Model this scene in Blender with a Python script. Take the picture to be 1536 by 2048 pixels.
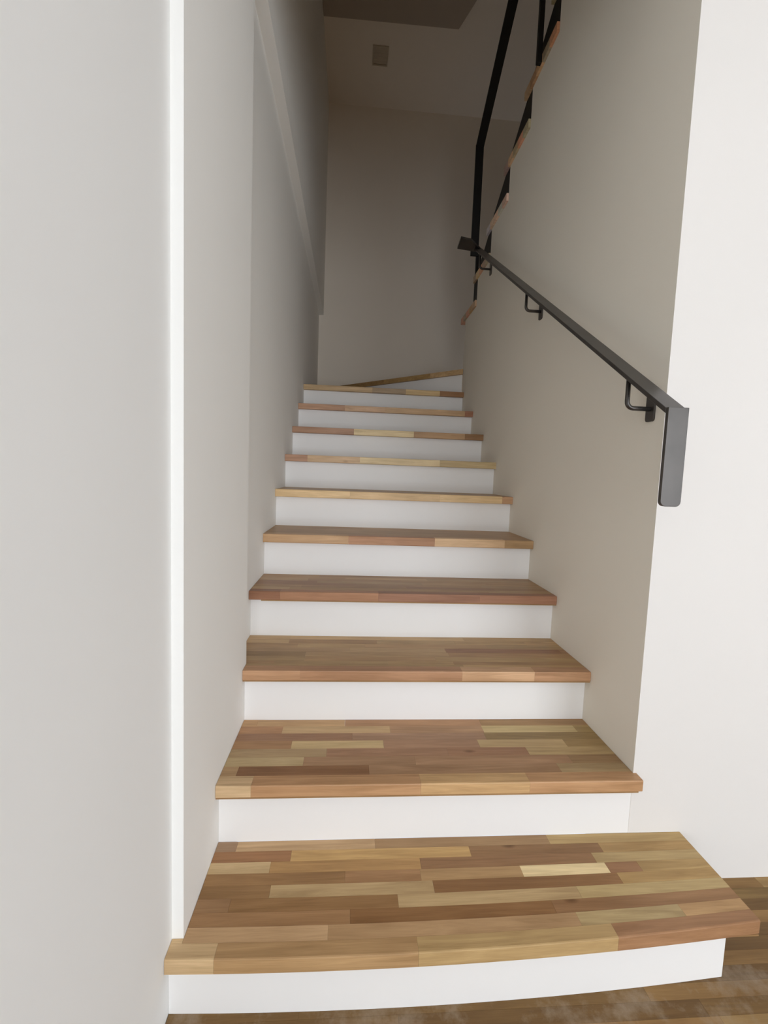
import bpy, bmesh, math, random
from mathutils import Vector, Matrix

for o in list(bpy.data.objects):
    bpy.data.objects.remove(o)
SC = bpy.context.scene
COL = SC.collection
random.seed(7)

# ------------------------------------------------------------------ camera
CX, CY, CZ = 0.3224, -1.1172, 1.1728
YAW, PITCH, ROLL, FPX = 0.0751, -0.0845, 0.0378, 902.9464
fwd = Vector((math.sin(YAW)*math.cos(PITCH), math.cos(YAW)*math.cos(PITCH), math.sin(PITCH)))
rgt = Vector((math.cos(YAW), -math.sin(YAW), 0))
upv = rgt.cross(fwd)
r2 = rgt*math.cos(ROLL) + upv*math.sin(ROLL)
u2 = -rgt*math.sin(ROLL) + upv*math.cos(ROLL)
cam = bpy.data.cameras.new('camera')
cam.sensor_fit = 'VERTICAL'
cam.sensor_height = 36.0
cam.lens = FPX*36.0/2048.0
cam.clip_start = 0.02
co = bpy.data.objects.new('camera', cam)
M = Matrix(((r2.x, u2.x, -fwd.x, CX), (r2.y, u2.y, -fwd.y, CY), (r2.z, u2.z, -fwd.z, CZ), (0, 0, 0, 1)))
co.matrix_world = M
COL.objects.link(co)
SC.camera = co

# ------------------------------------------------------------------ world, daylight, exposure
wd = bpy.data.worlds.new('world'); SC.world = wd
wd.use_nodes = True
wd.node_tree.nodes['Background'].inputs[0].default_value = (0.80, 0.88, 1.0, 1)
wd.node_tree.nodes['Background'].inputs[1].default_value = 1.0

def area(name, loc, rot, sx, sy, power, color):
    l = bpy.data.lights.new(name, 'AREA'); l.shape = 'RECTANGLE'
    l.size = sx; l.size_y = sy; l.energy = power; l.color = color
    o = bpy.data.objects.new(name, l); o.location = loc; o.rotation_euler = rot
    COL.objects.link(o); return o
# daylight through the glazed doors behind the camera
WX0, WX1, WZ0, WZ1, WY = 1.75, 4.2, 0.10, 2.25, -4.30
area('daylight', ((WX0+WX1)/2, WY-0.16, (WZ0+WZ1)/2), (math.radians(90), 0, 0), WX1-WX0, WZ1-WZ0, 88, (0.90, 0.96, 1.03))
# second opening to the left of it
VX0, VX1 = 0.05, 1.15
area('daylight_side', ((VX0+VX1)/2, WY-0.16, (WZ0+WZ1)/2), (math.radians(90), 0, 0), VX1-VX0, WZ1-WZ0, 55, (0.90, 0.96, 1.03))
# weak warm fill lamp, added unseen upstairs to lift the upper stairwell
area('fill_upstairs', (1.1, -1.86, 3.8), (math.radians(90), 0, 0), 1.0, 1.0, 1.8, (1.0, 0.84, 0.64))

SC.view_settings.view_transform = 'Standard'
SC.view_settings.look = 'None'
SC.view_settings.gamma = 1.0
SC.view_settings.use_curve_mapping = False
SC.view_settings.exposure = 0.07
SC.cycles.diffuse_bounces = 8
SC.cycles.max_bounces = 12

# ------------------------------------------------------------------ materials
def lin(c):
    return tuple(((v/255)/12.92 if v/255 <= .04045 else ((v/255+.055)/1.055)**2.4) for v in c) + (1.0,)

def base_mat(name):
    m = bpy.data.materials.new(name); m.use_nodes = True
    nt = m.node_tree; b = nt.nodes['Principled BSDF']
    return m, nt, b

def plaster(name, col, rough=0.85, bump=0.04, scale=220):
    m, nt, b = base_mat(name)
    tc = nt.nodes.new('ShaderNodeTexCoord')
    n = nt.nodes.new('ShaderNodeTexNoise'); n.inputs['Scale'].default_value = scale; n.inputs['Detail'].default_value = 3
    nt.links.new(tc.outputs['Object'], n.inputs['Vector'])
    n2 = nt.nodes.new('ShaderNodeTexNoise'); n2.inputs['Scale'].default_value = 1.6; n2.inputs['Detail'].default_value = 2
    nt.links.new(tc.outputs['Object'], n2.inputs['Vector'])
    mx = nt.nodes.new('ShaderNodeMix'); mx.data_type = 'RGBA'
    mx.inputs['A'].default_value = lin(col); mx.inputs['B'].default_value = lin(tuple(v*0.975 for v in col))
    nt.links.new(n2.outputs['Fac'], mx.inputs['Factor']); nt.links.new(mx.outputs['Result'], b.inputs['Base Color'])
    bp = nt.nodes.new('ShaderNodeBump'); bp.inputs['Strength'].default_value = bump; bp.inputs['Distance'].default_value = 0.002
    nt.links.new(n.outputs['Fac'], bp.inputs['Height']); nt.links.new(bp.outputs['Normal'], b.inputs['Normal'])
    b.inputs['Roughness'].default_value = rough
    b.inputs['Specular IOR Level'].default_value = 0.3
    return m

def wood(name, rough=0.42, use_obj=True, along='x', soft=1.0, scuff=0.0):
    m, nt, b = base_mat(name)
    N = nt.nodes.new; L = nt.links.new
    tc = N('ShaderNodeTexCoord'); oi = N('ShaderNodeObjectInfo')
    geo = N('ShaderNodeNewGeometry')
    off = N('ShaderNodeVectorMath'); off.operation = 'MULTIPLY_ADD'
    cmb = N('ShaderNodeCombineXYZ')
    for k in range(3): L(oi.outputs['Random'], cmb.inputs[k])
    L(cmb.outputs[0], off.inputs[0]); off.inputs[1].default_value = (37.0, 23.0, 51.0)
    L(geo.outputs['Position'], off.inputs[2])
    mp = N('ShaderNodeMapping'); mp.inputs['Scale'].default_value = (1.6, 22, 22)
    L(off.outputs[0], mp.inputs['Vector'])
    n1 = N('ShaderNodeTexNoise'); n1.inputs['Scale'].default_value = 2.2; n1.inputs['Detail'].default_value = 5; n1.inputs['Roughness'].default_value = 0.62
    n1.inputs['Distortion'].default_value = 0.9
    L(mp.outputs[0], n1.inputs['Vector'])
    mp2 = N('ShaderNodeMapping'); mp2.inputs['Scale'].default_value = (6, 260, 260)
    L(off.outputs[0], mp2.inputs['Vector'])
    n2 = N('ShaderNodeTexNoise'); n2.inputs['Scale'].default_value = 2.0; n2.inputs['Detail'].default_value = 2
    L(mp2.outputs[0], n2.inputs['Vector'])
    # broad tone drift along the stave
    mp3 = N('ShaderNodeMapping'); mp3.inputs['Scale'].default_value = (3.5, 9, 9)
    L(off.outputs[0], mp3.inputs['Vector'])
    n3 = N('ShaderNodeTexNoise'); n3.inputs['Scale'].default_value = 1.3; n3.inputs['Detail'].default_value = 2
    L(mp3.outputs[0], n3.inputs['Vector'])
    # knots
    vor = N('ShaderNodeTexVoronoi'); vor.inputs['Scale'].default_value = 5.5
    mp4 = N('ShaderNodeMapping'); mp4.inputs['Scale'].default_value = (0.55, 1.3, 1.3)
    L(off.outputs[0], mp4.inputs['Vector']); L(mp4.outputs[0], vor.inputs['Vector'])
    kr = N('ShaderNodeMapRange'); kr.inputs['From Min'].default_value = 0.02; kr.inputs['From Max'].default_value = 0.07
    kr.inputs['To Min'].default_value = 0.55; kr.inputs['To Max'].default_value = 1.0
    L(vor.outputs['Distance'], kr.inputs['Value'])
    def rng(node, a, c):
        r = N('ShaderNodeMapRange'); r.inputs['From Min'].default_value = 0.3; r.inputs['From Max'].default_value = 0.7
        r.inputs['To Min'].default_value = a; r.inputs['To Max'].default_value = c
        L(node.outputs['Fac'], r.inputs['Value']); return r
    a1 = rng(n1, 1-0.19*soft, 1+0.15*soft); a2 = rng(n2, 0.94, 1.05); a3 = rng(n3, 1-0.10*soft, 1+0.09*soft)
    m1 = N('ShaderNodeMath'); m1.operation = 'MULTIPLY'; L(a1.outputs[0], m1.inputs[0]); L(a2.outputs[0], m1.inputs[1])
    m2 = N('ShaderNodeMath'); m2.operation = 'MULTIPLY'; L(m1.outputs[0], m2.inputs[0]); L(a3.outputs[0], m2.inputs[1])
    m3 = N('ShaderNodeMath'); m3.operation = 'MULTIPLY'; L(m2.outputs[0], m3.inputs[0]); L(kr.outputs[0], m3.inputs[1])
    # warm shift of darker grain
    hs = N('ShaderNodeMix'); hs.data_type = 'RGBA'; hs.blend_type = 'MULTIPLY'; hs.inputs['Factor'].default_value = 1.0
    if use_obj: L(oi.outputs['Color'], hs.inputs['A'])
    else: hs.inputs['A'].default_value = lin((150, 116, 78))
    cr = N('ShaderNodeCombineColor')
    p2 = N('ShaderNodeMath'); p2.operation = 'POWER'; L(m3.outputs[0], p2.inputs[0]); p2.inputs[1].default_value = 1.15
    p3 = N('ShaderNodeMath'); p3.operation = 'POWER'; L(m3.outputs[0], p3.inputs[0]); p3.inputs[1].default_value = 1.35
    L(m3.outputs[0], cr.inputs[0]); L(p2.outputs[0], cr.inputs[1]); L(p3.outputs[0], cr.inputs[2])
    L(cr.outputs[0], hs.inputs['B'])
    out = hs.outputs['Result']
    if scuff:
        sn = N('ShaderNodeTexNoise'); sn.inputs['Scale'].default_value = 7; sn.inputs['Detail'].default_value = 6; sn.inputs['Roughness'].default_value = .7
        L(geo.outputs['Position'], sn.inputs['Vector'])
        sr = N('ShaderNodeMapRange'); sr.inputs['From Min'].default_value = 0.5; sr.inputs['From Max'].default_value = 0.75
        sr.inputs['To Max'].default_value = scuff
        L(sn.outputs['Fac'], sr.inputs['Value'])
        sm = N('ShaderNodeMix'); sm.data_type = 'RGBA'
        L(sr.outputs[0], sm.inputs['Factor']); L(out, sm.inputs['A']); sm.inputs['B'].default_value = lin((168, 152, 132))
        out = sm.outputs['Result']
    L(out, b.inputs['Base Color'])
    bp = N('ShaderNodeBump'); bp.inputs['Strength'].default_value = 0.05; bp.inputs['Distance'].default_value = 0.001
    L(n2.outputs['Fac'], bp.inputs['Height']); L(bp.outputs['Normal'], b.inputs['Normal'])
    b.inputs['Roughness'].default_value = rough
    b.inputs['Specular IOR Level'].default_value = 0.28
    return m

def steel(name, c0=(60, 57, 54), c1=(104, 100, 97), met=0.75, r0=0.22, r1=0.46):
    m, nt, b = base_mat(name)
    N = nt.nodes.new; L = nt.links.new
    geo = N('ShaderNodeNewGeometry')
    n = N('ShaderNodeTexNoise'); n.inputs['Scale'].default_value = 9; n.inputs['Detail'].default_value = 3
    L(geo.outputs['Position'], n.inputs['Vector'])
    mx = N('ShaderNodeMix'); mx.data_type = 'RGBA'
    mx.inputs['A'].default_value = lin(c0); mx.inputs['B'].default_value = lin(c1)
    L(n.outputs['Fac'], mx.inputs['Factor']); L(mx.outputs['Result'], b.inputs['Base Color'])
    r = N('ShaderNodeMapRange'); r.inputs['To Min'].default_value = r0; r.inputs['To Max'].default_value = r1
    L(n.outputs['Fac'], r.inputs['Value']); L(r.outputs[0], b.inputs['Roughness'])
    b.inputs['Metallic'].default_value = met
    return m

M_WALL = plaster('white_wall_paint', (241, 240, 236))
M_REAR = plaster('rear_wall_paint', (238, 228, 214))
M_WARM_BOUNCE = plaster('white_wall_bounce_tint', (241, 236, 224))  # warm bounced light tinted into the right wall's white
M_HALL = plaster('hall_wall_paint', (240, 240, 238))
M_FRONT_DIMMED = plaster('front_wall_dimmed', (226, 222, 217))  # white darkened in colour to offset strong window light on this face
M_RISER = plaster('white_riser_paint', (238, 236, 233), rough=0.55, bump=0.02)
M_PANEL = plaster('ceiling_panel_tone', (176, 164, 150))  # flat darker tone for the thin ceiling panel
M_WOOD = wood('stave_wood')
M_TREAD = wood('tread_wood', use_obj=True)
M_FLOOR = wood('floor_wood', rough=0.5, scuff=0.0)
M_FLOOR_DUSTY = wood('floor_wood_dusty', rough=0.55, scuff=0.75)
M_STEEL = steel('black_steel')
M_BLACK = steel('matte_black_steel', (16, 15, 14), (24, 22, 21), 0.2, 0.5, 0.65)
M_UPPER = plaster('upper_wall_bounce_cut', (172, 160, 142))  # unseen upper walls, coloured darker to cut bounce onto the rear wall
M_FRAME = plaster('window_frame_paint', (70, 70, 72), rough=0.5)
M_PLATE = plaster('vent_plastic', (196, 184, 164), rough=0.5, bump=0.0)

# ------------------------------------------------------------------ mesh helpers
def link(name, bm, mat, parent=None, smooth=False):
    bmesh.ops.recalc_face_normals(bm, faces=bm.faces)
    me = bpy.data.meshes.new(name); bm.to_mesh(me); bm.free()
    if mat: me.materials.append(mat)
    if smooth:
        for p in me.polygons: p.use_smooth = True
    o = bpy.data.objects.new(name, me); COL.objects.link(o)
    if parent: o.parent = parent
    return o

def add_box(bm, x0, x1, y0, y1, z0, z1):
    v = [bm.verts.new(c) for c in ((x0,y0,z0),(x1,y0,z0),(x1,y1,z0),(x0,y1,z0),(x0,y0,z1),(x1,y0,z1),(x1,y1,z1),(x0,y1,z1))]
    for f in ((0,3,2,1),(4,5,6,7),(0,1,5,4),(1,2,6,5),(2,3,7,6),(3,0,4,7)):
        bm.faces.new([v[i] for i in f])

def add_prism(bm, pts, axis, a, b):
    """pts: 2-D outline; axis 'x': (y,z) outline swept in x; axis 'z': (x,y) outline swept in z; 'y': (x,z)"""
    def P(p, t):
        return {'x': (t, p[0], p[1]), 'y': (p[0], t, p[1]), 'z': (p[0], p[1], t)}[axis]
    A = [bm.verts.new(P(p, a)) for p in pts]; B = [bm.verts.new(P(p, b)) for p in pts]
    bm.faces.new(A); bm.faces.new(B[::-1])
    n = len(pts)
    for i in range(n):
        bm.faces.new((A[i], B[i], B[(i+1) % n], A[(i+1) % n]))

def add_tube(bm, path, r, n=12):
    rings = []
    for i, p in enumerate(path):
        p = Vector(p)
        d = (Vector(path[min(i+1, len(path)-1)]) - Vector(path[max(i-1, 0)])).normalized()
        a = Vector((0, 1, 0)) if abs(d.y) < .9 else Vector((1, 0, 0))
        u = d.cross(a).normalized(); w = d.cross(u)
        rings.append([bm.verts.new(p + r*(math.cos(t)*u + math.sin(t)*w)) for t in (2*math.pi*k/n for k in range(n))])
    for a, b in zip(rings, rings[1:]):
        for k in range(n):
            bm.faces.new((a[k], a[(k+1) % n], b[(k+1) % n], b[k]))
    bm.faces.new(rings[0][::-1]); bm.faces.new(rings[-1])

def bevel(bm, w, seg=2, edges=None):
    bmesh.ops.bevel(bm, geom=edges or bm.edges[:], offset=w, segments=seg, affect='EDGES', profile=0.5)

def struct(name, bm, mat, label=None):
    o = link(name, bm, mat); o['kind'] = 'structure'
    if label: o['label'] = label; 
    return o

def thing(name, label, cat, loc=(0, 0, 0), group=None):
    o = bpy.data.objects.new(name, None); o.location = loc; COL.objects.link(o)
    o['label'] = label; o['category'] = cat
    if group: o['group'] = group
    o.empty_display_size = 0.1
    return o

def box_struct(name, *a, mat=None, label=None):
    bm = bmesh.new(); add_box(bm, *a); return struct(name, bm, mat or M_WALL, label)

# ------------------------------------------------------------------ dimensions (metres)
H = 0.18
W = 1.1401          # stair width: inner left wall face to right wall face
D = 0.0441          # recess of the left wall beyond the near pier
OV = 0.0324         # nosing overhang
TH = 0.0368         # tread thickness
NOSE = {2: 0.0, 3: 0.2814, 4: 0.5596, 5: 0.8178, 6: 1.107, 7: 1.4053, 8: 1.6875, 9: 1.9657, 10: 2.2588}
XJ, YJ = -0.0238, -0.2177   # pier end
YR = 0.335          # pier's far end, where the left wall steps back
YB = 3.53           # rear wall
ZS = 2.71           # soffit height
ZC = 4.67           # ceiling over the stairs
Z0 = 0.0308         # finished hall floor
XO = 2.30           # outer wall of the returning flight

# ------------------------------------------------------------------ room shell
box_struct('wall_left', XJ-0.18, XJ, WY, YJ, 0, 2.70, mat=M_HALL, label='white hall wall left of the staircase')
bm = bmesh.new()   # left stair wall in plan: pier with its narrow end, then the recessed stretch
add_prism(bm, [(XJ-0.18, YJ), (0, YJ), (0, YR), (-D, YR), (-D, YB), (XJ-0.18, YB)], 'z', 0, ZS)
struct('wall_left_stair', bm, M_WALL, 'white wall along the left side of the stairs with a pier at its near end')
box_struct('wall_left_upper', XJ-0.18, 0, YJ, YB, ZS, ZC, label='upper left wall standing proud above the stairs')

# right stair wall with a stepped top that follows the returning flight
RY = [2.03, 1.755, 1.46, 1.18, 0.90, 0.62, 0.34]
UT = [2.38 + 0.18*k for k in range(7)]      # tops of the upper treads
UTH = 0.04
bm = bmesh.new()
ys = [2.33] + RY + [OV]
for k in range(8):
    add_box(bm, W, W+0.12, ys[k+1], ys[k], 0, (UT[k]-UTH-.001) if k < 7 else 3.9)
bmesh.ops.remove_doubles(bm, verts=bm.verts, dist=1e-5)
wr = struct('wall_right', bm, M_WARM_BOUNCE, 'white wall along the right side of the stairs with a stepped top')
wr.data.materials.append(M_FRONT_DIMMED)
for p in wr.data.polygons:
    if p.normal.y < -.9 and abs(p.center.y-OV) < .001: p.material_index = 1
box_struct('wall_front', W+.12, 4.5, OV, OV+0.12, 0, 3.9, mat=M_FRONT_DIMMED, label='bright white hall wall right of the staircase')

# rear wall and the ceiling high over the stairs

box_struct('wall_rear', XJ-0.18, XO+0.15, YB, YB+0.15, 0, ZC+.13, mat=M_REAR, label='shadowed white wall at the top of the stairs')
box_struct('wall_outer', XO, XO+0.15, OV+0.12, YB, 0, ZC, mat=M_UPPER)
box_struct('ceiling_upper', XJ-0.18, XO+0.15, -2.0, YB, ZC, ZC+.13, mat=M_REAR, label='white ceiling high over the stairs')
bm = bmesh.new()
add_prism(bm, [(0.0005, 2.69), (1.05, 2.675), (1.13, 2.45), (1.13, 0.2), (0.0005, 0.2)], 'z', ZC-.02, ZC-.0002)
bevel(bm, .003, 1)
struct('trim_1', bm, M_PANEL, 'darker flat panel on the high ceiling')
box_struct('ceiling', XJ-0.18, 4.5, WY, OV, 2.70, 2.95, mat=M_HALL)
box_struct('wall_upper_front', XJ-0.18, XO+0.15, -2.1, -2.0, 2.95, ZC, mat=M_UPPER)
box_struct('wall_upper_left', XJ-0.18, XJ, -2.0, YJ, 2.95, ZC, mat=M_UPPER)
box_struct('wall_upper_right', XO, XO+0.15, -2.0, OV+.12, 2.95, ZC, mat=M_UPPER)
box_struct('wall_hall_right', 4.5, 4.65, WY, OV+.12, 0, 2.95, mat=M_HALL)
# wall behind the camera with its two glazed openings
bm = bmesh.new()
for a in ((XJ-.18, VX0, 0, 2.95), (VX1, WX0, 0, 2.95), (WX1, 4.65, 0, 2.95), (VX0, VX1, 0, WZ0), (VX0, VX1, WZ1, 2.95), (WX0, WX1, 0, WZ0), (WX0, WX1, WZ1, 2.95)):
    add_box(bm, a[0], a[1], WY-0.15, WY, a[2], a[3])
struct('wall_entrance', bm, M_HALL)
for n, (a, b) in enumerate(((WX0, WX1), (VX0, VX1))):
    bm = bmesh.new(); t = .05
    add_box(bm, a, a+t, WY-.11, WY-.05, WZ0, WZ1); add_box(bm, b-t, b, WY-.11, WY-.05, WZ0, WZ1)
    add_box(bm, a+t, b-t, WY-.11, WY-.05, WZ0, WZ0+t); add_box(bm, a+t, b-t, WY-.11, WY-.05, WZ1-t, WZ1)
    if n == 0: add_box(bm, (a+b)/2-t/2, (a+b)/2+t/2, WY-.11, WY-.05, WZ0+t, WZ1-t)
    struct(f'window_{n+1}', bm, M_FRAME)

bm = bmesh.new()  # frame added round the unseen upstairs fill lamp, no opening behind it
for q in ((.55, .60, 3.25, 4.35), (1.60, 1.65, 3.25, 4.35), (.60, 1.60, 3.25, 3.30), (.60, 1.60, 4.30, 4.35)):
    add_box(bm, q[0], q[1], -1.999, -1.85, q[2], q[3])
struct('window_3', bm, M_FRAME)

# ------------------------------------------------------------------ floor
fl = box_struct('floor', XJ-0.18, 4.5, WY, OV+0.1, -0.05, Z0-0.012, mat=M_FLOOR, label='brown wooden strip floor of the hall')
fl.color = lin((122, 90, 56))
FLOOR_COLS = [(122, 93, 54), (136, 104, 62), (148, 114, 70), (112, 84, 48), (152, 122, 78), (128, 101, 60)]
RW = 0.0325
y = OV
row = 0
while y > -0.62:
    x = XJ + 0.002 - random.uniform(0, .6)
    while x < 2.4:
        ln = random.uniform(.3, .8)
        xa, xb = max(x, XJ+0.001), x+ln
        if xb - xa > .02:
            bm = bmesh.new(); add_box(bm, xa+.00015, xb-.00015, y-RW+.00015, y-.00015, Z0-0.0118, Z0-random.uniform(0, .0001))
            dusty = (y < -0.18 and y > -0.5 and xa < 1.5)
            o = link('floor_board', bm, M_FLOOR_DUSTY if dusty else M_FLOOR, fl)
            o.color = lin(random.choice(FLOOR_COLS))
        x += ln
    y -= RW; row += 1

# ------------------------------------------------------------------ staircase
stair = thing('staircase', 'staircase of pale and brown wood-stave treads with white risers, climbing between white walls', 'staircase', (W/2, 0, 0))
stair_inv = Matrix.Translation((-W/2, 0, 0))
def part(name, bm, mat, parent, color=None):
    o = link(name, bm, mat)
    o.parent = parent
    o.matrix_parent_inverse = Matrix.Translation(-parent.location)
    if color: o.color = lin(color)
    return o

def lens_bow(x):   # bottom step's straight front curved outward mid-width to mimic lens distortion
    t = (x-0.636)/0.66
    return -0.020*max(0.0, 1-t*t)

def stave(tread, x0, x1, y0, y1, z0, z1, col, front=False, yfun=None, yfun1=None, skew=0.0, arris=0.003, round_end=0.0):
    """y0 is the front edge, y1 the back edge"""
    g = 0.00015
    zt = z1 - random.uniform(0, .0001)
    bm = bmesh.new()
    n = 6 if yfun else 1
    xs = [x0+g+(x1-x0-2*g)*i/n for i in range(n+1)]
    prof = []
    for x in xs:
        f = y0 + (yfun(x) if yfun else 0)
        b = y1 + (yfun1(x) if yfun1 else 0)
        if front:
            prof.append([(x, f+g, z0+.002), (x, f+g, zt-arris), (x, f+arris*.3, zt-arris*.3), (x, f+arris, zt), (x, b-g, zt), (x, b-g, z0), (x, f+.002, z0)])
        else:
            prof.append([(x, f+g, z0), (x, f+g, zt), (x, b-g, zt), (x, b-g, z0)])
    R = [[bm.verts.new(c) for c in p] for p in prof]
    for a, b in zip(R, R[1:]):
        m = len(a)
        for k in range(m): bm.faces.new((a[k], a[(k+1) % m], b[(k+1) % m], b[k]))
    bm.faces.new(R[0][::-1]); bm.faces.new(R[-1])
    o = link('stave', bm, M_WOOD, tread)
    o.color = lin(col)
    return o

def wc(c, k=1.19, d=0.07):
    g = (c[0]+c[1]+c[2])/3
    return tuple(min(250, (v*(1-d)+g*d)*k) for v in c)

def tread_core(z1, th, x0, x1, y0, y1, col=(135, 104, 68)):
    bm = bmesh.new(); add_box(bm, x0, x1, y0+.002, y1, z1-th, z1-th+.004)
    return part('tread', bm, M_TREAD, stair, wc(col))

def fill_row(tread, segs, xl, xr, y0, y1, z0, z1, front=False, **k):
    """segs: [(right end x, colour), ...]; the last right end may be None"""
    x = xl
    for e, c in segs:
        e = xr if e is None else min(e, xr)
        if e - x > .004:
            stave(tread, x, e, y0, y1, z0, z1, wc(c), front, **k)
        x = e

# image column -> x on a tread row (for placing the stave ends of the two nearest treads)
def colx(px, yw, zw):
    """x of the point on the line (y=yw, z=zw) that is seen at image column px"""
    lo, hi = -1.0, 3.0
    for _ in range(40):
        mid = (lo+hi)/2
        d = Vector((mid-CX, yw-CY, zw-CZ))
        u = 768 + FPX*d.dot(r2)/d.dot(fwd)
        if u < px: lo = mid
        else: hi = mid
    return (lo+hi)/2

# ---- tread 1 (wraps in front of the pier on the left, runs past the wall corner on the right)
T1Y, T1R, X1 = -0.260, 0.0326, 1.295
def t1front(x): return lens_bow(x) + T1R*(x-XJ)/(X1-XJ)
rows1 = [   # back to front
 [(474,(138,110,84)),(750,(164,134,98)),(1096,(142,112,78)),(None,(154,128,84))],
 [(582,(138,98,64)),(940,(168,134,84)),(1202,(122,90,58)),(None,(148,118,74))],
 [(540,(172,146,106)),(841,(158,122,76)),(1189,(128,94,62)),(None,(154,130,88))],
 [(690,(138,104,66)),(841,(144,108,72)),(1044,(156,124,84)),(1217,(196,174,130)),(1282,(128,92,62)),(None,(148,120,76))],
 [(540,(130,98,62)),(867,(160,134,95)),(1243,(126,91,57)),(None,(154,124,78))],
 [(459,(140,107,74)),(796,(130,97,61)),(1160,(160,134,95)),(None,(160,137,94))],
 [(700,(142,107,72)),(1109,(123,88,54)),(None,(128,94,62))],
 [(656,(164,132,96)),(1160,(156,124,88)),(1375,(158,136,96)),(None,(158,124,84))],
 [(432,(170,142,104)),(835,(150,118,80)),(1235,(154,126,84)),(None,(138,101,70))]]  # front row lightened in colour for light striking the nosing
# straight rows curved to mimic lens distortion too, less and less towards the back
t1 = tread_core(H, 0.0385, XJ+.001, X1-.001, T1Y+.03, YJ-.001)
n = len(rows1); yb = OV-.0005; rh = (yb-T1Y)/n
def lens_bend(k):
    w = (k/n)**1.3
    return lambda x: w*t1front(x)
for i, segs in enumerate(rows1):
    front = i == n-1
    y1 = yb - i*rh; y0 = y1-rh
    ym = (y0+y1)/2 + .6*lens_bend(i+.5)(.6)
    ss = [(None if e is None else colx(e, ym, H), c) for e, c in segs]
    fill_row(t1, ss, XJ+.0006 if front else .0006, X1, y0, y1, H-.0345, H, front, yfun=lens_bend(i+1), yfun1=lens_bend(i))
# short filler stave between the front row and the pier's foot
stave(t1, XJ+.0006, .0004, yb-8*rh, YJ-.0004, H-.0345, H, wc(rows1[8][0][1]), yfun=lens_bend(8))
# ---- risers
def riser(i, x0, x1, yf, z0, z1, yfun=None):
    bm = bmesh.new()
    nn = 12 if yfun else 1
    xs = [x0+(x1-x0)*k/nn for k in range(nn+1)]
    A = [[bm.verts.new((x, yf+(yfun(x) if yfun else 0), z)) for z in (z0, z1)] for x in xs]
    B = [[bm.verts.new((x, yf+.018+(yfun(x) if yfun else 0), z)) for z in (z0, z1)] for x in xs]
    for k in range(nn):
        bm.faces.new((A[k][0], A[k+1][0], A[k+1][1], A[k][1])); bm.faces.new((B[k+1][0], B[k][0], B[k][1], B[k+1][1]))
        bm.faces.new((A[k][1], A[k+1][1], B[k+1][1], B[k][1])); bm.faces.new((A[k+1][0], A[k][0], B[k][0], B[k+1][0]))
    bm.faces.new((A[0][0], A[0][1], B[0][1], B[0][0])); bm.faces.new((A[-1][1], A[-1][0], B[-1][0], B[-1][1]))
    return part('riser', bm, M_RISER, stair)
riser(1, XJ+.0005, 1.2225, T1Y+.022, Z0+.0003, H-.0388, lambda x: t1front(x)-.008*(x-XJ)/(X1-XJ))  # first riser shaped by the same lens-distortion curve as the step front
bm = bmesh.new(); add_box(bm, 1.2045, 1.2225, T1Y+.06, OV-.0005, Z0+.0003, H-.0388)
part('riser_return', bm, M_RISER, stair)
for i in range(2, 11):
    xl = .0005 if NOSE[i] + OV < YR else -D+.0005
    xr = W-.0005
    riser(i, xl, xr, NOSE[i]+OV, H*(i-1)+.0002, H*i-TH-.0002)

# ---- tread 2
rows2 = [
 [(515,(164,128,88)),(690,(168,134,94)),(960,(152,114,80)),(None,(140,108,70))],
 [(565,(156,116,80)),(780,(168,138,98)),(965,(152,117,84)),(1150,(172,150,104)),(None,(140,116,72))],
 [(705,(132,97,70)),(970,(146,113,86)),(None,(128,104,64))],
 [(583,(148,111,75)),(767,(172,147,104)),(957,(146,111,83)),(1130,(166,140,98)),(None,(142,116,74))],
 [(653,(154,129,94)),(895,(146,110,82)),(1055,(138,101,73)),(None,(158,133,92))],
 [(607,(164,142,104)),(830,(148,115,85)),(1140,(146,112,82)),(None,(126,98,66))],
 [(475,(154,124,88)),(738,(121,86,57)),(1118,(144,111,81)),(None,(140,116,82))],
 [(505,(172,144,108)),(840,(160,122,86)),(1055,(172,138,96)),(None,(160,122,86))]]  # front row colours raised, light on the nosing face put into them
t2 = tread_core(2*H, TH, .001, W-.001, NOSE[2], NOSE[3]+OV-.001)
yb = NOSE[3]+OV-.0005; rh = (yb-NOSE[2])/8
for i, segs in enumerate(rows2):
    y1 = yb-i*rh; y0 = y1-rh; ym = (y0+y1)/2
    ss = [(None if e is None else colx(e, ym, 2*H), c) for e, c in segs]
    if i == 7:   # the front stave runs just past the wall corner
        fill_row(t2, ss, .0006, W+.009, y0, OV-.0006, 2*H-TH+.004, 2*H, True)
        # remainder of the row between the walls
        if y1 > OV:
            fill_row(t2, ss, .0006, W-.0006, OV, y1, 2*H-TH+.004, 2*H)
    else:
        fill_row(t2, ss, .0006, W-.0006, y0, y1, 2*H-TH+.004, 2*H)

# ---- treads 3 and 4: staves laid in rows, colours by eye
def px_row(tr, z, xl, xr, y0, y1, cols, front, th, ends=None):
    if ends:
        fill_row(tr, [(None if e is None else colx(e, y0, z), c) for e, c in ends], xl, xr, y0, y1, z-th+.004, z, front); return
    x = xl; segs = []
    x = xl + random.uniform(.1, .4)
    while x < xr-.08:
        segs.append((x, random.choice(cols))); x += random.uniform(.22, .5)
    segs.append((None, random.choice(cols)))
    fill_row(tr, segs, xl, xr, y0, y1, z-th+.004, z, front)

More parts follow.
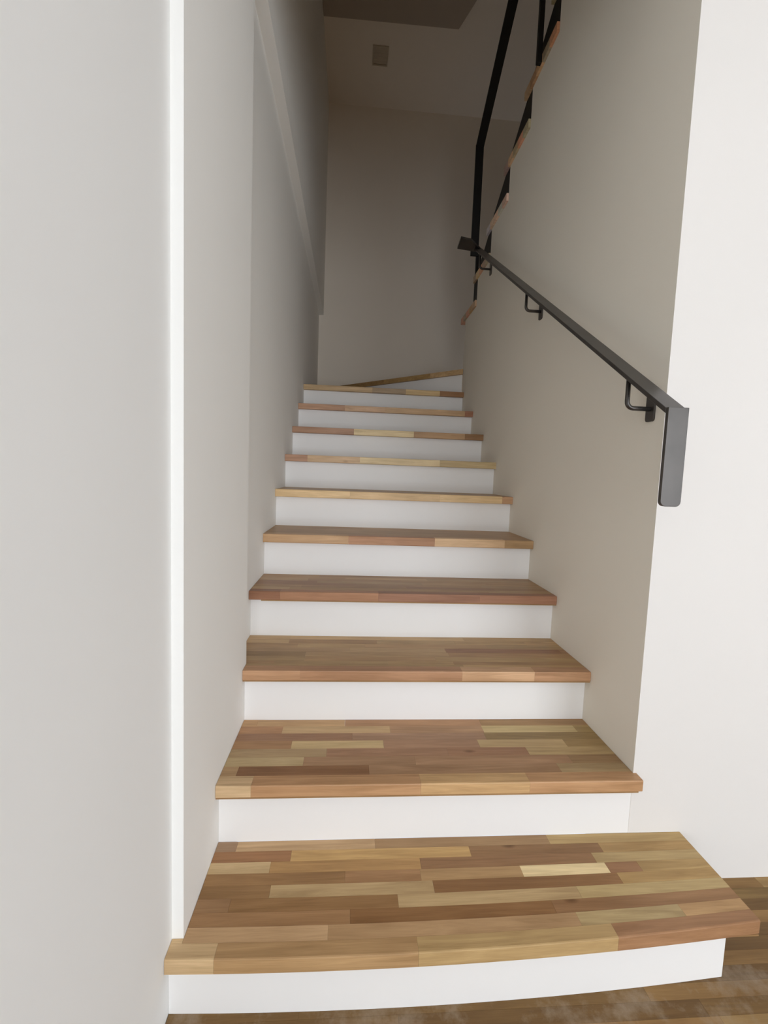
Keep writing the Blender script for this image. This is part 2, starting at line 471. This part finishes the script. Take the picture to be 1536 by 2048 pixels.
C_TAN = [(158,126,86),(150,118,80),(164,134,94),(142,110,74),(154,124,84),(146,118,80)]
C_MIX = [(148,116,80),(138,106,74),(156,126,90),(132,98,70),(144,116,82)]
noses = {
 3: [(600,(158,120,88)),(925,(150,112,82)),(1070,(170,134,100)),(None,(156,118,86))],
 4: [(560,(134,94,70)),(757,(144,104,76)),(960,(132,94,72)),(None,(138,98,74))],
 5: [(697,(168,134,98)),(870,(150,110,80)),(1010,(174,142,106)),(None,(150,120,84))],
 6: [(700,(192,162,118)),(880,(186,156,114)),(1005,(190,160,116)),(None,(164,126,92))],
 7: [(615,(160,122,96)),(720,(176,146,112)),(880,(184,162,122)),(None,(166,144,104))],
 8: [(708,(150,114,88)),(828,(192,170,128)),(930,(158,124,88)),(None,(134,100,66))],
 9: [(690,(164,126,98)),(770,(176,142,110)),(930,(170,138,102)),(None,(150,104,78))],
 10:[(745,(172,144,106)),(812,(146,124,96)),(880,(186,158,112)),(None,(138,100,66))]}
for i in (3, 4):
    z = H*i; xl0 = -D+.0006
    yb = NOSE[i+1]+OV-.0005; nr = 8; rh = (yb-NOSE[i])/nr
    tr = tread_core(z, TH, .001, W-.001, NOSE[i], min(yb, YR) if i == 3 else yb)
    for r in range(nr):
        y1 = yb-r*rh; y0 = y1-rh
        xl = xl0 if (y0 > YR - .001) else .0006
        if i == 3 and y0 < YR < y1:      # this row meets the pier's far corner
            px_row(tr, z, .0006, W-.0006, y0, YR, C_TAN, r == nr-1, TH, noses[i] if r == nr-1 else None)
            px_row(tr, z, xl0, W-.0006, YR, y1, C_TAN, False, TH)
            continue
        ends = noses[i] if r == nr-1 else None
        if i == 3 and r == 3: ends = [(700, (150,120,84)), (893, (156,126,88)), (1125, (130,92,64)), (None, (140,104,72))]
        if i == 3 and r == 4: ends = [(610, (134,106,70)), (900, (152,122,84)), (None, (150,116,78))]
        px_row(tr, z, xl, W-.0006, y0, y1, C_TAN if i == 3 else C_MIX, r == nr-1, TH, ends)
# ---- treads 5 to 10: a nosing row of staves and the board behind it
for i in range(5, 11):
    z = H*i; xl = -D+.0006
    yb = (NOSE[i+1]+OV-.0005) if i < 10 else None
    bm = bmesh.new()
    if i < 10:
        add_box(bm, xl, W-.0006, NOSE[i]+.04, yb, z-TH, z-.0003)
    else:   # first winder: fans out to the rear wall
        add_prism(bm, [(xl, NOSE[10]+.04), (W-.0006, NOSE[10]+.04), (W-.0006, 2.345), (.10, YB-.001), (xl, YB-.001)], 'z', z-TH, z-.0003)
    tr = part('tread', bm, M_TREAD, stair, wc((146, 114, 78)))
    fill_row(tr, [(None if e is None else colx(e, NOSE[i], z), c) for e, c in noses[i]], xl, W-.0006, NOSE[i], NOSE[i]+.0396, z-TH, z, True)
# ---- second winder and the risers of the turn
z = 11*H
P0, P1 = Vector((W-.004, 2.306)), Vector((-D+.002, 3.455))
dirv = (P1-P0).normalized(); nrm = Vector((-dirv.y, dirv.x))
if nrm.y < 0: nrm = -nrm
def winder_strip(a, b, d0, d1, z0, z1, name, mat, parent, col=None):
    bm = bmesh.new()
    def st(a, d): return max(a, (P0.x+nrm.x*d-(W-.0008))/(-dirv.x))
    q = [P0+dirv*st(a, d0)+nrm*d0, P0+dirv*b+nrm*d0, P0+dirv*b+nrm*d1, P0+dirv*st(a, d1)+nrm*d1]
    add_prism(bm, [tuple(v) for v in q], 'z', z0, z1)
    return part(name, bm, mat, parent, col)
LW = (P1-P0).length
bm = bmesh.new()
a = P0+nrm*.036+dirv*((P0.x+nrm.x*.036-(W-.0008))/(-dirv.x)); b = P1+nrm*.036
add_prism(bm, [tuple(a), tuple(b), (-D+.002, YB-.002), (W+.15, YB-.002), (W+.15, 2.375), (W-.0008, 2.375)], 'z', z-TH, z-.0003)
w2 = part('tread', bm, M_TREAD, stair, wc((138, 110, 70)))
for a0, b0, c in ((0, .30, (168, 138, 98)), (.30, .78, (148, 118, 74)), (.78, LW-.06, (136, 106, 66))):
    o = winder_strip(a0+.0004, b0-.0004, 0, .0356, z-TH, z, 'stave', M_WOOD, w2, wc(c))
winder_strip(0.0, LW-.05, .022, .035, 10*H+.0003, z-TH-.0003, 'riser', M_RISER, stair)

# ---- returning upper flight, seen end-on over the right wall
ucol = [(170, 152, 112), (186, 160, 138), (206, 186, 158), (176, 148, 114), (172, 138, 100), (166, 140, 104), (166, 140, 104)]
for k in range(7):
    nose_y = (RY[k-1]+.082) if k else 2.43
    zt = UT[k]; xe = W-.012
    back = RY[k]+.0005
    bm = bmesh.new(); add_box(bm, W+.1205, XO-.0005, back, nose_y-.002, zt-UTH, zt-.0004)
    tr = part('tread', bm, M_TREAD, stair, wc(ucol[k]))
    # end-grain ends of the staves make up the visible end
    nr = 5; w = (nose_y-back)/nr
    for r in range(nr):
        c = tuple(v*random.uniform(.86, 1.12) for v in ucol[k])
        bm = bmesh.new(); add_box(bm, xe, W+.12, back+r*w+.0003, back+(r+1)*w-.0003, zt-UTH, zt)
        o = part('stave', bm, M_WOOD, tr, wc(c))
    if k < 6:
        bm = bmesh.new(); add_box(bm, W+.1205, XO-.0005, RY[k]-.02, RY[k]-.0005, zt+.0003, UT[k+1]-UTH-.0005)
        part('riser', bm, M_RISER, stair)

# ------------------------------------------------------------------ wall handrail
rail = thing('wall_handrail', 'black flat-bar steel handrail on brackets, running up the right stair wall', 'handrail', (1.075, -0.1, 1.12))
def rpart(name, bm, mat, parent, loc=(1.075, -0.1, 1.12), smooth=False):
    o = link(name, bm, mat); o.parent = parent
    o.matrix_parent_inverse = Matrix.Translation(-Vector(loc))
    return o
SL = 0.66; BT = 0.011
XA, XB = 1.046, 1.096
def rz(y): return 1.351 + SL*(y+0.10)
bm = bmesh.new()   # sloping bar
ye = 1.80
add_prism(bm, [(-0.10, rz(-0.10)), (ye, rz(ye)), (ye, rz(ye)-BT*1.2), (-0.10+.0, rz(-0.10)-BT*1.2)], 'x', XA, XB)
bevel(bm, .0012, 2)
rpart('rail', bm, M_STEEL, rail)
bm = bmesh.new()   # dropped lower end with rounded corners
zb = 1.121; zt = rz(-0.10); r = .012
out = [(XA, zt), (XB, zt)]
out += [(XB-r+r*math.cos(t), zb+r-r*math.sin(t)) for t in (0, .39, .78, 1.18, math.pi/2)]
out += [(XA+r-r*math.sin(t), zb+r-r*math.cos(t)) for t in (0, .39, .78, 1.18, math.pi/2)]
add_prism(bm, out, 'y', -0.1005-BT, -0.1005)
bevel(bm, .0012, 2)
o = rpart('drop_end', bm, M_STEEL, rail); 
bm = bmesh.new()   # upper end turned aside
ze = rz(ye)
add_prism(bm, [(.938, 1.795), (.930, 1.668), (1.000, 1.686), (XB, 1.80+.0), (XB, 1.812), (1.04, 1.812)], 'z', ze-.016, ze-.004)
rpart('turned_end', bm, M_STEEL, rail)
for yb_, zp0 in ((0.088, 1.343), (0.898, 1.880), (1.722, 2.414)):
    bm = bmesh.new()
    zt_ = zp0+.088; hw = .017; r = .008
    o2 = [(yb_-hw, zt_), (yb_+hw, zt_)]
    o2 += [(yb_+hw-r+r*math.cos(t), zp0+r-r*math.sin(t)) for t in (0, .5, 1.05, math.pi/2)]
    o2 += [(yb_-hw+r-r*math.sin(t), zp0+r-r*math.cos(t)) for t in (0, .5, 1.05, math.pi/2)]
    add_prism(bm, o2, 'x', W-.006, W-.0002)
    pl = rpart('bracket_plate', bm, M_STEEL, rail)
    bm = bmesh.new()
    zl = zp0+.034; xs = 1.068; rb = .018
    path = [(xs, yb_, rz(yb_)-BT*1.2+.001), (xs, yb_, zl+rb)]
    path += [(xs+rb-rb*math.cos(t), yb_, zl+rb-rb*math.sin(t)) for t in (.26, .52, .79, 1.05, 1.31, math.pi/2)]
    path += [(W-.006, yb_, zl)]
    add_tube(bm, path, .0062, 12)
    ar = rpart('bracket_arm', bm, M_STEEL, rail)
    for p in ar.data.polygons: p.use_smooth = len(p.vertices) == 4

# ------------------------------------------------------------------ balustrade of the upper flight
bal = thing('stair_balustrade', 'black steel balustrade of the upper flight with rail, posts and stepped side plates', 'balustrade', (W, 2.1, 2.38))
BL = (W, 2.1, 2.38)
x0, x1 = 1.098, 1.152; Y0, ZT = 2.10, 3.425; s2 = 0.64
bm = bmesh.new()
yn = 0.30
add_prism(bm, [(Y0, ZT), (yn, ZT+s2*(Y0-yn)), (yn, ZT+s2*(Y0-yn)-.014), (Y0, ZT-.014)], 'x', x0, x1); bevel(bm, .001, 1)
rpart('rail', bm, M_BLACK, bal, BL)
bm = bmesh.new(); add_box(bm, x0, x1, Y0+.0003, Y0+.0123, 2.70, ZT); bevel(bm, .001, 1)
rpart('drop_end', bm, M_BLACK, bal, BL)
for xa, xb, ya, yb_, za, zb_ in ((W+.003, W+.023, 2.115, 2.135, UT[0]+.0003, 2.72), (W-.034, W-.0125, 1.05, 1.07, UT[4]-.036, ZT+s2*(Y0-1.06)-.02)):
    bm = bmesh.new(); add_box(bm, xa, xb, ya, yb_, za, zb_)
    rpart('post', bm, M_BLACK, bal, BL)
for k in range(6):
    nx = RY[k]+.082
    nose_y = (RY[k-1]+.082) if k else 2.13
    bm = bmesh.new()
    zc = UT[k]+.0003; zn = UT[k+1]-UTH-.0003
    add_prism(bm, [(RY[k]+.001, zc), (RY[k]+.001, zn), (nx, zn), (nose_y-.03, zc)], 'x', W+.002, W+.010)
    rpart('side_plate', bm, M_BLACK, bal, BL)

# ------------------------------------------------------------------ vent on the high ceiling
vc = (.455, 2.985, ZC)
pl = thing('ceiling_vent', 'small dim rectangular vent cover on the ceiling high above the stairs', 'vent', vc)
bm = bmesh.new()
for q in ((.39, .40, 2.895, 3.075), (.51, .52, 2.895, 3.075), (.40, .51, 2.895, 2.907), (.40, .51, 3.063, 3.075)):
    add_box(bm, q[0], q[1], q[2], q[3], ZC-.010, ZC-.0002)
rpart('frame', bm, M_PLATE, pl, vc)
bm = bmesh.new(); add_box(bm, .40, .51, 2.907, 3.063, ZC-.003, ZC-.0003)
rpart('backing', bm, M_PLATE, pl, vc)
for k in range(6):
    bm = bmesh.new(); yy = 2.914+k*.0245
    add_prism(bm, [(yy, ZC-.0035), (yy+.004, ZC-.0035), (yy+.014, ZC-.0095), (yy+.010, ZC-.0095)], 'x', .4002, .5098)
    rpart('slat', bm, M_PLATE, pl, vc)
